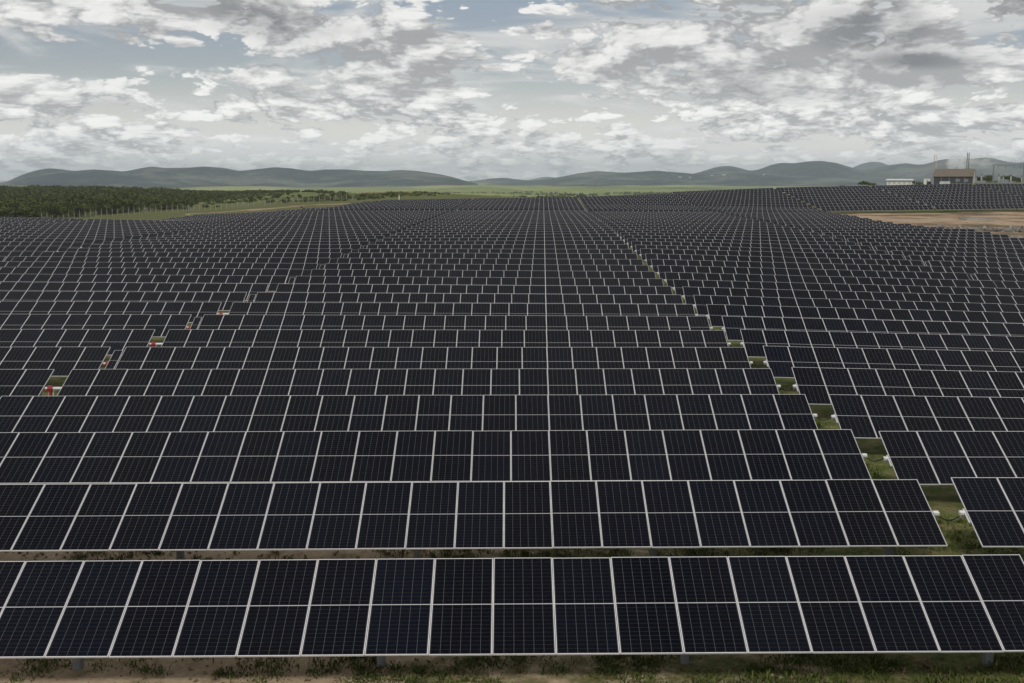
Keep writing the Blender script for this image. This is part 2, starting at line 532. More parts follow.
ca.data.foreach_set('color', np.stack([red, grn, blu, np.ones_like(red)], -1).ravel().astype(np.float32))
ground = tag(link('ground', gme), kind='structure')

# ------------------------------------------------------------------ hills
hm, ht, hb = material('scrub_hillside', rough=1.0, spec=0.0)
hgeo = ht.node('ShaderNodeNewGeometry')
hn = ht.noise(hgeo.outputs['Position'], 0.0022, 9, 0.70)
hn2 = ht.noise(hgeo.outputs['Position'], 0.03, 5, 0.7)
hc = ht.ramp(ht.math('ADD', ht.math('MULTIPLY', hn, .72), ht.math('MULTIPLY', hn2, .28)), [(.42, (.006, .010, .013)), (.47, (.014, .021, .022)), (.51, (.034, .042, .038)), (.57, (.12, .13, .10))])  # scrub tones; the mottling also puts cloud shadows into the colour
ht.put(hb.inputs['Base Color'], hc)
hbp = ht.node('ShaderNodeBump'); hbp.inputs['Strength'].default_value = 1.0; hbp.inputs['Distance'].default_value = 130.0
ht.put(hbp.inputs['Height'], ht.noise(hgeo.outputs['Position'], 0.0026, 7, 0.6, 0.6))
ht.l.new(hbp.outputs[0], hb.inputs['Normal'])

def hill_range(name, prof, R, depth, seed, base_drop=36.0, step=2.0):
    pxs = np.arange(prof[0][0], prof[-1][0] + .1, step)
    ys = np.interp(pxs, [p[0] for p in prof], [p[1] for p in prof])
    ys = np.convolve(np.pad(ys, 2, mode='edge'), [.1, .2, .4, .2, .1], 'valid')
    M = 26
    V = []
    zb = CAM_Z - base_drop
    for i, (px, py) in enumerate(zip(pxs, ys)):
        d = ray(px, 179); n_ = math.hypot(d[0], d[1]); dx, dy = d[0] / n_, d[1] / n_
        rc = R + 350 * noise.noise(Vector((px * .012, seed, 0)))
        pk = CAM_Z + (179 - py) / F_PX * rc * (dy if dy > .5 else 1)
        pk = max(pk, zb + 2)
        for j in range(M):
            t = j / (M - 1)                     # 0 front foot, .5 crest, 1 back foot
            s = math.sin(math.pi * min(1, t * 1.0)) ** 1.25
            rj = rc + (t - .5) * depth
            X, Y = dx * rj, dy * rj
            spur = noise.fractal(Vector((X * .0016, Y * .0007, seed)), 1.0, 2.1, 5)
            z = zb + (pk - zb) * s * (1 + .42 * spur * (1 - s) )
            z += spur * 62 * s * (1 - s) + 10 * s * (1 - s) * noise.noise(Vector((X * .006, Y * .004, seed)))
            if abs(t - .5) > .02: z = min(z, zb + (pk - zb) * .985 + (rj - rc) / rc * 0)
            V.append((X, Y, z))
    n = len(pxs)
    ii = np.arange(n * M).reshape(n, M)
    q = np.stack([ii[:-1, :-1], ii[1:, :-1], ii[1:, 1:], ii[:-1, 1:]], -1).reshape(-1, 4)
    me = np_mesh(name, V, q, hm, smooth=True)
    return tag(link(name, me), kind='structure')

hill_range('hills', [(-200,186),(-120,178),(-60,180),(-10,186),(0,184),(8,181),(20,175.5),(35,170.5),(50,168),(60,169),(75,171),(95,169.5),(110,170.5),(125,171.5),(140,168.5),(152,166.5),(165,168),(185,167.8),(205,166.5),(225,168),(240,171),(255,169.5),(275,167.3),(290,168.3),(310,171),(325,169.5),(345,169.3),(365,170.8),(385,171),(400,169.8),(420,171.2),(440,174.2),(455,177.5),(465,180.5),(478,184)], 6200, 2600, 1.3)
hill_range('hills', [(430,184),(455,181.8),(475,180.8),(490,178.6),(505,177.6),(515,179),(530,180.4),(560,181),(600,182.5),(650,184)], 8200, 1800, 5.1)
hill_range('hills', [(485,184),(520,182.5),(530,181),(545,179.3),(560,177),(580,173),(597,171),(612,172),(625,172.7),(640,171.7),(655,170.6),(675,172.2),(695,173.8),(712,174),(735,172),(760,174),(800,176),(850,178),(880,182)], 6600, 2300, 9.7)
hill_range('hills', [(640,182),(680,177),(698,172.5),(705,170.5),(715,167.3),(725,166),(735,167),(750,171),(758,169.8),(770,165.3),(780,163.3),(795,163.7),(805,162),(820,161.2),(835,163),(850,167.3),(860,170),(872,169.3),(882,166.5),(890,165),(905,163.3),(915,164.8),(921,165),(930,163),(938,160.6),(945,159.5),(955,159.5),(965,160),(972,159.2),(985,158),(992,158.8),(1000,161),(1010,163),(1018,163.2),(1030,161.5),(1060,160),(1100,164),(1160,170),(1240,180),(1260,186)], 7600, 2600, 13.9)
hill_range('hills', [(820,178),(845,171),(855,166.5),(862,163.6),(870,162),(880,162.5),(890,166),(905,171),(930,178)], 11500, 1500, 21.0)
hill_range('hills', [(520,182),(535,178.5),(545,176.6),(552,176.9),(562,179),(580,182)], 13000, 1500, 27.0)

# ------------------------------------------------------------------ shared materials
M_alu = plain('anodised_aluminium', (.62, .61, .615), .5, .45, 0.05, .06, 6)
M_steel = plain('galvanised_steel', (.20, .21, .215), .6, .4, .3, .18, 5)
M_tube = plain('bright_galvanised_tube', (.55, .56, .56), .5, .4, .1, .08, 4)
M_red = plain('red_motor_paint', (.28, .028, .024), .45, .4, 0, .15, 8)
M_white = plain('white_enclosure', (.62, .62, .60), .5, .4, 0, .05, 8)
M_black = plain('black_rubber', (.014, .014, .014), .6, .3, 0, .2, 8)
M_back = plain('white_backsheet', (.55, .55, .55), .6, .3, 0, .04, 4)

# photovoltaic glass: half-cut cells, six across and two halves of twelve; uv is in metres
PW, PL = 1.137, 2.35
M_pv, pt, pb = material('photovoltaic_glass', rough=0.16, spec=0.062)
uvn = pt.node('ShaderNodeUVMap'); uvn.uv_map = 'metres'
us = pt.node('ShaderNodeSeparateXYZ'); pt.l.new(uvn.outputs[0], us.inputs[0])
pu, pv = us.outputs[0], us.outputs[1]
cellw = (PW - .05) / 6
du = pt.math('PINGPONG', pt.math('SUBTRACT', pu, .025), cellw / 2)
colline = pt.mapr(du, .0022, .0046, 1, 0)
vc = pt.math('ABSOLUTE', pt.math('SUBTRACT', pv, PL / 2))
cellh = (PL / 2 - .025 - .010) / 12
dv = pt.math('PINGPONG', pt.math('SUBTRACT', vc, .010), cellh / 2)
rowline = pt.mapr(dv, .0016, .0040, 1, 0)
midline = pt.mapr(vc, .0075, .0100, 1, 0)
oi = pt.node('ShaderNodeObjectInfo')
ge = pt.node('ShaderNodeNewGeometry')
rnd = pt.math('FRACT', pt.math('ADD', oi.outputs['Random'], ge.outputs['Random Per Island']))
cell = pt.ramp(rnd, [(0, (.0022, .0025, .0048)), (.6, (.0026, .0031, .0064)), (.92, (.0029, .0036, .0076)), (1, (.0032, .0042, .0092))])
c1 = pt.mix(pt.math('MULTIPLY', rowline, .60), cell, (.052, .052, .058, 1))
c1 = pt.mix(pt.math('MULTIPLY', colline, .62), c1, (.135, .135, .140, 1))
c1 = pt.mix(midline, c1, (.42, .42, .43, 1))
pt.put(pb.inputs['Base Color'], c1)
# faint dust
dustn = pt.noise(ge.outputs['Position'], 0.8, 5, .6)
pt.put(pb.inputs['Roughness'], pt.mapr(dustn, .3, .7, .12, .24))

# ------------------------------------------------------------------ solar panel meshes
PT = .035
FR = .014
def panel_arrays(full=True, w=PW):
    """verts, quads, material index, uv (metres), local frame centred on the panel; 0 glass 1 frame 2 back"""
    V, Q, MI, UV = [], [], [], []
    def addq(p, mi, uv=None):
        b = len(V); V.extend(p); Q.append([b, b+1, b+2, b+3]); MI.append(mi)
        UV.extend(uv if uv else [(0, 0)] * 4)
    hx, hy, t = w / 2, PL / 2, PT / 2
    g_ = t - .004
    def bar(x0, x1, y0, y1):
        addq([(x0,y0,t),(x1,y0,t),(x1,y1,t),(x0,y1,t)], 1)
        addq([(x0,y0,-t),(x0,y1,-t),(x1,y1,-t),(x1,y0,-t)], 1)
        addq([(x0,y0,-t),(x1,y0,-t),(x1,y0,t),(x0,y0,t)], 1)
        addq([(x1,y1,-t),(x0,y1,-t),(x0,y1,t),(x1,y1,t)], 1)
        addq([(x0,y1,-t),(x0,y0,-t),(x0,y0,t),(x0,y1,t)], 1)
        addq([(x1,y0,-t),(x1,y1,-t),(x1,y1,t),(x1,y0,t)], 1)
    glass = []
    x0, x1, y0, y1 = -hx + FR, hx - FR, -hy + FR, hy - FR
    guv = [(FR, FR), (w - FR, FR), (w - FR, PL - FR), (FR, PL - FR)]
    if full in (True, 'glass'):
        addq([(x0,y0,g_),(x1,y0,g_),(x1,y1,g_),(x0,y1,g_)], 0, guv)
        addq([(x0,y0,-t+.006),(x0,y1,-t+.006),(x1,y1,-t+.006),(x1,y0,-t+.006)], 2)
    if full in (True, 'frame'):
        bar(-hx, -hx + FR, -hy, hy); bar(hx - FR, hx, -hy, hy)
        bar(-hx + FR, hx - FR, -hy, -hy + FR); bar(-hx + FR, hx - FR, hy - FR, hy)
    return np.array(V, dtype=float), np.array(Q), np.array(MI), np.array(UV, dtype=float)

def mesh_uv(name, V, Q, MI, UV, mats):
    me = np_mesh(name, V, Q, mats, MI)
    uvl = me.uv_layers.new(name='metres')
    uvl.data.foreach_set('uv', UV.astype(np.float32).ravel())
    return me

PM = [M_pv, M_alu, M_back]
ME_panel = mesh_uv('solar_panel', *panel_arrays(True), PM)
ME_glass = mesh_uv('solar_panel_glass', *panel_arrays('glass'), PM)
ME_frame = mesh_uv('panel_frame', *panel_arrays('frame'), PM)
FV, FQ, FM, FUV = panel_arrays(True)
# the far copies: top rim + glass only needs fewer faces, but stays a real slab
ME_small = mesh_uv('tracker_supply_panel', *panel_arrays(True, .40), PM)

def box_mesh(name, sx, sy, sz, mat):
    m = MB(); m.box(-sx/2, sx/2, -sy/2, sy/2, -sz/2, sz/2); return m.mesh(name, mat)

m = MB()   # pile: rolled C section with a flange head
m.box(-.075, .075, -.09, -.082, -1, 0); m.box(-.075, -.067, -.082, .09, -1, 0); m.box(.067, .075, -.082, .09, -1, 0)
m.box(-.10, .10, -.11, .10, -.16, -.02)
ME_pile = m.mesh('pile', M_steel)
m = MB()   # red slew gear and motor under the tube
m.tube((-.13, 0, 0), (.13, 0, 0), .17, 14); m.tube((0, -.02, -.10), (0, -.10, -.55), .085, 12); m.box(-.11, .11, -.14, .14, -.14, .14)
m.tube((-.05, -.02, .05), (-.3, -.12, -.16), .05, 10)
ME_motor = m.mesh('slew_motor', M_red)
m = MB()
m.tube((-.16, -.10, 0), (-.26, -.32, -1.25), .045, 8); m.tube((.10, -.10, 0), (.16, -.38, -1.25), .045, 8); m.box(-.22, .2, -.16, -.08, -.10, .02)
ME_bracket = m.mesh('motor_bracket', M_tube)
m = MB()
m.box(-.135, .135, -.10, .10, -.055, .055); m.box(-.125, .125, -.09, .09, .0555, .068); m.box(-.02, .02, -.135, -.1005, -.03, .02)
ME_box = m.mesh('junction_box', M_white)
m = MB()
m.box(-.012, .012, -.42, .05, -.02, .02); m.box(.028, .052, -.42, .05, -.02, .02)
for q_ in range(3): m.box(.0125, .0275, -.40 + q_ * .18, -.37 + q_ * .18, -.015, .015)
ME_rail = m.mesh('end_rail', M_alu)

ROW0, ROWD, NROWS = 21.365, 6.0956, 54
SKEW = math.radians(1.558)          # rows run slightly aslant to the columns
TS = math.tan(SKEW)
TILT = math.radians(25.3)
TUBE_H = 1.25
PITCH_X = 1.149
PW_FIT = 1.0

# table spans along a row, fixed for the whole field: (tracker key, x of first edge, panels, motor gap, panels)
SPANS = []
xL = 9.43                                # inner end of the middle tracker at the grass gap
SPANS.append(('mid', xL - 25*PITCH_X - .72 - 26*PITCH_X, 26, 25))
x = 10.24
names = ['one', 'two', 'three', 'four', 'five']
for n_ in range(4):
    a, b_ = (24, 26)
    SPANS.append(('out' + str(n_), x, a, b_)); x += (a + b_) * PITCH_X + .72 + .76
x = xL - 51*PITCH_X - .72 - .76
for n_ in range(4):
    a, b_ = (26, 25)
    x -= 51 * PITCH_X + .72
    SPANS.append(('wood' + str(n_), x, a, b_)); x -= .76

def ordinal(n):
    small = ['', 'first', 'second', 'third', 'fourth', 'fifth', 'sixth', 'seventh', 'eighth', 'ninth', 'tenth', 'eleventh', 'twelfth', 'thirteenth', 'fourteenth', 'fifteenth', 'sixteenth', 'seventeenth', 'eighteenth', 'nineteenth']
    if n < 20: return small[n]
    tens = {2: 'twent', 3: 'thirt', 4: 'fort', 5: 'fift'}[n // 10]
    return tens + 'ieth' if n % 10 == 0 else tens + 'y-' + small[n % 10]

WHERE = {
    'mid': 'central column, with the grass gap at one end',
    'out0': 'first column past the grass gap towards the yard',
    'out1': 'second column past the grass gap towards the yard',
    'out2': 'third column past the grass gap towards the yard',
    'out3': 'fourth column past the grass gap towards the yard',
    'wood0': 'first column from the centre towards the woods',
    'wood1': 'second column from the centre towards the woods',
    'wood2': 'third column from the centre towards the woods',
    'wood3': 'fourth column from the centre towards the woods',
}
count_trackers = 0
n_row_name = 0
for k in range(NROWS):
    Yt = ROW0 + k * ROWD
    Yc = Yt - 1.175 * math.cos(TILT)
    if 249 < Yt < 257:      # a service road crosses here
        continue
    n_row_name += 1
    xmin, xmax = -.50 * Yt - 9, .475 * Yt + 8
    for key, x0, na, nb in SPANS:
        slots = [x0 + (i + .5) * PITCH_X for i in range(na)]
        xm = x0 + na * PITCH_X + .36
        slots2 = [xm + .36 + (i + .5) * PITCH_X for i in range(nb)]
        x1 = xm + .36 + nb * PITCH_X
        keep = []
        for s in slots + slots2:
            u = s / Yc
            Ys = Yc + s * TS; u = s / Ys
            if s < xmin or s > xmax or Ys > pieces(u, FAR_EDGE) or bare_yard(s, Ys + 1.0): continue
            keep.append(s)
        if len(keep) < 2: continue
        # the table is a straight beam: fit it to the ground where it can be seen
        xs = np.linspace(max(keep[0], -.47 * Yt), min(keep[-1], .46 * Yt), 9) if keep[0] < .46 * Yt and keep[-1] > -.47 * Yt else np.linspace(keep[0], keep[-1], 5)
        zs_ = ground_h(xs, Yc + xs * TS)
        if np.ptp(xs) > 6:
            sl, ic = np.polyfit(xs, zs_, 1)
        else:
            sl, ic = 0.0, float(np.mean(zs_))
        sl = float(np.clip(sl, -.045, .045)); ic = float(np.mean(zs_) - sl * np.mean(xs))
        rs = random.Random(k * 131 + len(key) * 7 + ord(key[-1]))
        th = TILT + math.radians((2.3 if k == 0 else 0) + rs.uniform(-.5, .5) + (2.6 if key.startswith('out') else 0))
        ic += (-.035 if k == 0 else -.028) + rs.uniform(-.02, .02) + (0.03 if key.startswith('out') else 0)
        xc = (keep[0] + keep[-1]) / 2
        base = (xc, Yc + xc * TS, ic + sl * xc)
        lab = f'dark panel table, {ordinal(n_row_name)} row back, {WHERE[key]}'
        RX = Matrix.Rotation(-math.atan(sl), 4, 'Y') @ Matrix.Rotation(th, 4, 'X')
        count_trackers += 1
        if k <= 22:
            root = empty('solar_tracker', base); root.rotation_euler = (0, 0, SKEW)
            tag(root, lab, 'solar tracker', 'solar trackers standing in parallel rows')
            for s in keep:
                loc = (s - xc, 0, TUBE_H + sl * (s - xc))
                if k <= 5:
                    loc = (loc[0], 0, loc[2] + rs.uniform(-.004, .004)); tj = th + math.radians(rs.uniform(-.18, .18))
                    p_ = link('solar_panel', ME_glass, root, loc, (tj, -math.atan(sl), math.radians(rs.uniform(-.06, .06))))
                    link('panel_frame', ME_frame, p_)
                else:
                    link('solar_panel', ME_panel, root, loc, (th + math.radians(rs.uniform(-.22, .22)), -math.atan(sl), 0))
            xa, xb = keep[0] - PITCH_X / 2 - .12, keep[-1] + PITCH_X / 2 + .12
            m = MB(); m.tube((xa - xc, .03, TUBE_H - .10 + sl * (xa - xc)), (xb - xc, .03, TUBE_H - .10 + sl * (xb - xc)), .065, 8)
            m.build('torque_tube', M_tube, root)
            n0 = math.ceil((keep[0] + 3.03) / 5.75); n1 = math.floor((keep[-1] + 3.03) / 5.75)
            for j in range(n0, n1 + 1):
                px_ = -3.03 + 5.75 * j
                zt = TUBE_H - .06 + sl * (px_ - xc)
                gz = float(ground_h(px_, Yc + px_ * TS)) - base[2]
                o = link('pile', ME_pile, root, (px_ - xc, .03, zt)); o.scale = (1, 1, max(.5, zt - gz + .25))
            if keep[0] < xm < keep[-1]:
                zt = TUBE_H - .10 + sl * (xm - xc)
                link('slew_motor', ME_motor, root, (xm - .14 - xc, .03, zt)).scale = (.72, .72, .72)
                link('motor_bracket', ME_bracket, root, (xm - .10 - xc, .10, zt)).scale = (.6, .6, 1)
                if k % 2:
                    link('supply_panel', ME_small, root, (xm + .12 - xc, 0, TUBE_H + .03 + sl * (xm - xc)), (th, -math.atan(sl), 0)).scale = (1, .72, 1)
            # boxes at the table ends beside the grass gap
            for xe, sg in ((keep[-1] + PITCH_X / 2, 1), (keep[0] - PITCH_X / 2, -1)):
                if not (x0 - .1 < xe - sg * .0 < x1 + .1) or abs(xe - (x1 if sg > 0 else x0)) > .1: continue
                ze = TUBE_H - .03 + sl * (xe - xc)
                link('junction_box', ME_box, root, (xe - xc + sg * .09, -.02, ze), (th * .6, 0, 0)).scale = (.52, .6, .55)
                if sg < 0 and key.startswith('out'):
                    link('end_rail', ME_rail, root, (xe - xc - .05, .02, ze + .05), (th, 0, 0)).scale = (.6, 1, .6)
            if key == 'mid':
                xe = x1 - xc
                m = MB(); pts = []
                for q_ in range(9):
                    t_ = q_ / 8
                    pts.append((xe + .14 + t_ * .50, -.08, TUBE_H - .09 + sl * xe - .10 * math.sin(math.pi * t_)))
                for q_ in range(8): m.tube(pts[q_], pts[q_ + 1], .016, 6)
                m.build('jumper_cable', M_black, root, smooth=True)
        else:
            n = len(keep)
            Rm = np.array(RX.to_3x3())
            P = (FV @ Rm.T)
            off = np.array([[s - xc, 0, TUBE_H + sl * (s - xc)] for s in keep])
            V = (P[None] + off[:, None]).reshape(-1, 3)
            Q = (FQ[None] + (np.arange(n) * len(FV))[:, None, None]).reshape(-1, 4)
            MI = np.tile(FM, n); UV = np.tile(FUV, (n, 1))
            # beam and posts
            m = MB()
            xa, xb = keep[0] - .7 - xc, keep[-1] + .7 - xc
            m.box(xa, xb, -.03, .09, -.165, -.045, M=Matrix(((1, 0, 0, 0), (0, 1, 0, 0), (sl, 0, 1, TUBE_H), (0, 0, 0, 1))))
            for j in range(math.ceil((keep[0] + 3.03) / 5.75), math.floor((keep[-1] + 3.03) / 5.75) + 1):
                px_ = -3.03 + 5.75 * j - xc
                m.box(px_ - .07, px_ + .07, -.06, .08, -.3, TUBE_H - .17 + sl * px_)
            b_ = len(V)
            V = np.concatenate([V, np.array(m.v)]); Q = np.concatenate([Q, np.array(m.f) + b_])
            MI = np.concatenate([MI, np.full(len(m.f), 3)]); UV = np.concatenate([UV, np.zeros((len(m.f) * 4, 2))])
            o = link('solar_tracker', mesh_uv('solar_tracker', V, Q, MI, UV, PM + [M_steel]), None, base, (0, 0, SKEW))
            tag(o, lab, 'solar tracker', 'solar trackers standing in parallel rows')
print('TRACKERS', count_trackers, 'objects', len(bpy.data.objects))

# ------------------------------------------------------------------ foliage
def leaf_mat(name, dark_, light_):
    m_, t_, b_ = material(name, rough=.8, spec=.15)
    g_ = t_.node('ShaderNodeNewGeometry')
    n1 = t_.noise(g_.outputs['Position'], .11, 3, .6)
    f_ = t_.math('ADD', t_.math('MULTIPLY', n1, .75), t_.math('MULTIPLY', g_.outputs['Random Per Island'], .35))
    t_.put(b_.inputs['Base Color'], t_.mix(t_.mapr(f_, .35, .75), dark_ + (1,), light_ + (1,)))
    return m_
M_wood_leaf = leaf_mat('caatinga_leaves', (.026, .036, .009), (.088, .104, .024))
M_bush_leaf = leaf_mat('bush_leaves', (.030, .045, .012), (.115, .135, .040))
M_weed = leaf_mat('weed_blades', (.035, .055, .012), (.12, .145, .036))
M_bark = plain('bark', (.13, .10, .075), .9, .1, 0, .25, 4)

def crown_verts(cx, cy, cz, r, h, n, size, rng):
    """n leaf-clump quads spread through a lumpy crown"""
    nl = 5
    lob = rng.normal(0, .42, (nl, 3)) * np.array([r, r, h * .5]); lob[:, 2] += h * .1
    which = rng.integers(0, nl, n)
    d = rng.normal(0, 1, (n, 3)); d /= np.linalg.norm(d, axis=1)[:, None]
    rad = (.55 + .45 * rng.random(n)) * .62
    c = lob[which] + d * rad[:, None] * np.array([r, r, h * .62])
    c[:, 2] = np.maximum(c[:, 2], -h * .55)
    c += np.array([cx, cy, cz])
    nrm = d + rng.normal(0, .5, (n, 3)); nrm /= np.linalg.norm(nrm, axis=1)[:, None]
    a = np.cross(nrm, rng.normal(0, 1, (n, 3))); a /= np.linalg.norm(a, axis=1)[:, None] + 1e-9
    b = np.cross(nrm, a)
    s = size * (.6 + .8 * rng.random(n))[:, None]
    q = np.stack([c - a*s - b*s*.6, c + a*s - b*s*.8, c + a*s*.8 + b*s, c - a*s*.7 + b*s*.7], 1)
    return q.reshape(-1, 3)

def foliage_object(name, blocks, mat):
    V = np.concatenate(blocks)
    Q = np.arange(len(V)).reshape(-1, 4)
    return np_mesh(name, V, Q, mat)

# the woods: a sea of low crowns on the slope beyond the fence
blocks = []
rng = np.random.default_rng(11)
Nw = 6800
for _ in range(Nw):
    u = rng.uniform(-.60, -.10); Y = 396 + (rng.random() ** .8) * 600
    if Y < np.interp(u, [-.45, -.36, -.30], [396, 425, 445]): continue
    # tree line: dense on the far side, thinner over the meadow
    if u > -.315:
        lim = np.interp(u, [-.315, -.26, -.19, -.13], [500, 800, 930, 990])
        if Y < lim and rng.random() > .07: continue
        if u > -.175: continue
    X = u * Y
    s = rng.uniform(1.5, 3.3) * float(np.interp(u, [-.38, -.28], [1.25, .5])) * (.75 if (u > -.3 and Y < 700) else 1)
    z = float(ground_h(X, Y))
    if noise.noise(Vector((X * .012, Y * .012, 3))) < -.32: continue
    blocks.append(crown_verts(X, Y, z + s * .6, s * 1.45, s * 1.05, 110, .18 + s * .06, rng))
woods = link('woods', foliage_object('woods', blocks, M_wood_leaf))
tag(woods, 'dense low dark green scrub woods covering the slope beyond the fence', 'woods', kind='stuff')

def make_tree(name, X, Y, h, r, label, cat, group, mat, rng, nleaf=420, size=.26):
    z = float(ground_h(X, Y)) - .1
    root = empty(name, (X, Y, z))
    tag(root, label, cat, group)
    m = MB()
    lean = rng.normal(0, .12, 2) * h
    mid = (lean[0] * .4, lean[1] * .4, h * .35)
    m.tube((0, 0, 0), mid, .05 * h * .6, 7, .03 * h * .6)
    for q_ in range(5):
        a_ = q_ * 1.26 + rng.random()
        m.tube(mid, (mid[0] + math.cos(a_) * r * .6, mid[1] + math.sin(a_) * r * .6, h * (.62 + .2 * rng.random())), .026 * h * .5, 5, .010 * h * .5)
    m.build('trunk', M_bark, root, smooth=True)
    vv = crown_verts(lean[0] * .5, lean[1] * .5, h * .62, r, h * .62, nleaf, size, rng)
    link('crown', np_mesh('crown', vv, np.arange(len(vv)).reshape(-1, 4), mat), root)
    return root

rng = np.random.default_rng(5)
TREES = [(-8,395,5.5),(6,372,4.6),(17,398,5.8),(30,380,4.4),(43,402,5.6),(56,384,4.5),(68,412,5.2),(83,405,4.2),(96,424,5.2),(112,430,4.6),(127,436,5.0),(148,446,4.4),(166,452,4.8)]
for i, (px, Y, h) in enumerate(TREES):
    X, Y, z = spot(px, Y)
    make_tree('scrub_tree', X, Y, h, h * .72, f'bushy dark green tree on the edge of the woods, {ordinal(i + 1)} in line towards the meadow', 'tree', 'trees on the edge of the woods', M_wood_leaf, rng)

BUSH = [(862, 520, 2.3, 2.6, 'broad round green bush standing alone beside the long white building'),
        (871, 560, 1.5, 1.6, 'smaller green bush between the round bush and the long white building'),
        (843, 600, 2.4, 3.0, 'low green bush out on the pasture before the round bush'),
        (989, 590, 4.4, 3.6, 'dark tree between the shed and the near gantry post'),
        (981, 600, 3.2, 2.6, 'short dark tree close to the shed gable'),
        (1008, 600, 4.0, 3.4, 'dark tree behind the middle of the gantry'),
        (1018, 610, 3.6, 3.2, 'dark tree beside the far gantry post'),
        (917, 620, 3.0, 2.6, 'green bush between the long white building and the small hut')]
for px, Y, h, r, lab in BUSH:
    X, Y, z = spot(px, Y)
    make_tree('bush' if h < 3.5 else 'tree', X, Y, h, r, lab, 'bush' if h < 3.5 else 'tree', None, M_bush_leaf if px < 930 else M_wood_leaf, rng)

# scattered meadow scrub and green hummock cover beyond the field: nobody could count it
blocks = []
for _ in range(2600):
    u = rng.uniform(-.30, .0); Y = rng.uniform(425, 760)
    X = u * Y; z = float(ground_h(X, Y))
    if noise.noise(Vector((X * .02, Y * .02, 9))) < .08 or (-.17 < u < -.055 and Y > 585): continue
    s = rng.uniform(.35, 1.0)
    blocks.append(crown_verts(X, Y, z + s * .4, s * 1.4, s, 16, .30, rng))
for _ in range(3200):
    u = rng.uniform(-.16, .46); Y = rng.uniform(700, 2600)
    X = u * Y; z = float(ground_h(X, Y))
    if noise.noise(Vector((X * .006, Y * .006, 4))) < .05: continue
    s = rng.uniform(1.2, 3.2)
    blocks.append(crown_verts(X, Y, z + s * .5, s * 1.8, s * 1.3, 14, 1.1, rng))
o = link('meadow_scrub', foliage_object('meadow_scrub', blocks, M_bush_leaf))
tag(o, 'low green scrub dotted over the meadow and open country', 'scrub', kind='stuff')

# weeds under and between the front rows
def tuft(x, y, z, n, h, spread, rng):
    a_ = rng.uniform(0, 2 * math.pi, n)
    bx = x + rng.normal(0, spread, n); by = y + rng.normal(0, spread, n)
    hh = h * (.4 + .7 * rng.random(n)); w_ = .004 + .007 * rng.random(n)
    ln = rng.uniform(.15, 1.1, n) * hh
    c, s_ = np.cos(a_), np.sin(a_)
    zb = np.full(n, z - .02)
    p0 = np.stack([bx - s_ * w_, by + c * w_, zb], 1); p1 = np.stack([bx + s_ * w_, by - c * w_, zb], 1)
    p2 = np.stack([bx + c * ln + s_ * w_ * 1.6, by + s_ * ln - c * w_ * 1.6, zb + hh], 1); p3 = np.stack([bx + c * ln - s_ * w_ * 1.6, by + s_ * ln + c * w_ * 1.6, zb + hh * .96], 1)
    return np.stack([p0, p1, p2, p3], 1).reshape(-1, 3)
blocks = []
for _ in range(19000):
    Y = 16.5 + 55 * rng.random() ** 1.9
    X = rng.uniform(-.5, .48) * Y
    if Y > 31 and not (9.0 < X < 10.6 or -20.6 < X < -19.0): 
        if rng.random() > .7: continue
        X = rng.choice([9.8, 9.8, -19.8]) + rng.uniform(-.9, .9)
    dens = noise.noise(Vector((X * .5, Y * .5, 1))) + .6 * noise.noise(Vector((X * 1.6, Y * 1.6, 5))) + (max(.045 * X, -.02) + .02 if Y < 31 else .45)
    if dens < .06: continue
    z = float(ground_h(X, Y))
    blocks.append(tuft(X, Y, z, 26, rng.uniform(.03, .15) * rng.uniform(.5, 1.3), rng.uniform(.05, .2), rng))
o = link('weeds', foliage_object('weeds', blocks, M_weed))
tag(o, 'patchy green weeds growing in the sandy soil under the panels', 'weeds', kind='stuff')
# fallen twigs, clods and small stones on the sand
blocks = []
for _ in range(4200):
    Y = rng.uniform(16.5, 30); X = rng.uniform(-.5, .48) * Y; z = float(ground_h(X, Y))
    s = rng.uniform(.006, .020)
    nn = 5
    c = rng.normal(0, s, (nn, 3)) + np.array([X, Y, z + s * .3]); a = rng.normal(0, s, (nn, 3)); b = rng.normal(0, s, (nn, 3))
    blocks.append(np.stack([c - a - b, c + a - b, c + a + b, c - a + b], 1).reshape(-1, 3))
o = link('clods', foliage_object('clods', blocks, plain('clods', (.22, .16, .10), .95, .1, 0, .4, 2)))
tag(o, 'small clods and dry litter scattered on the sandy soil', 'soil litter', kind='stuff')

# ------------------------------------------------------------------ fence beyond the field
M_conc = plain('weathered_concrete', (.31, .30, .275), .9, .2, 0, .15, 3)
fpts = []
FL = [(40, 386), (77, 398), (110, 406), (150, 413), (200, 420), (250, 428), (290, 436), (326, 444), (352, 452)]
for s_ in np.linspace(0, 1, 58):
    px = 40 + s_ * 312
    Y = float(np.interp(px, [p[0] for p in FL], [p[1] for p in FL]))
    fpts.append(spot(px, Y))
root = empty('boundary_fence', fpts[0])
tag(root, 'long concrete post and wire fence with bent post tops along the meadow', 'fence')
base = Vector(fpts[0])
m = MB()
m.box(-.075, .075, -.075, .075, -.3, 2.35); m.box(-.075, .075, -.075, .075, 0, .55, M=Matrix.Translation((0, 0, 2.30)) @ Matrix.Rotation(math.radians(40), 4, 'X'))
ME_post = m.mesh('fence_post', M_conc)
sel = [p for i, p in enumerate(fpts)]
for i, p in enumerate(sel):
    link('fence_post', ME_post, root, Vector(p) - base, (0, 0, .25))
m = MB()
for h_ in (.25, .6, .95, 1.3, 1.65, 2.0, 2.3):
    for a, b in zip(sel[:-1], sel[1:]):
        a2, b2 = Vector(a) - base + Vector((0, 0, h_)), Vector(b) - base + Vector((0, 0, h_))
        m.tube(a2, b2, .008, 3)
m.build('wire_mesh', M_steel, root)
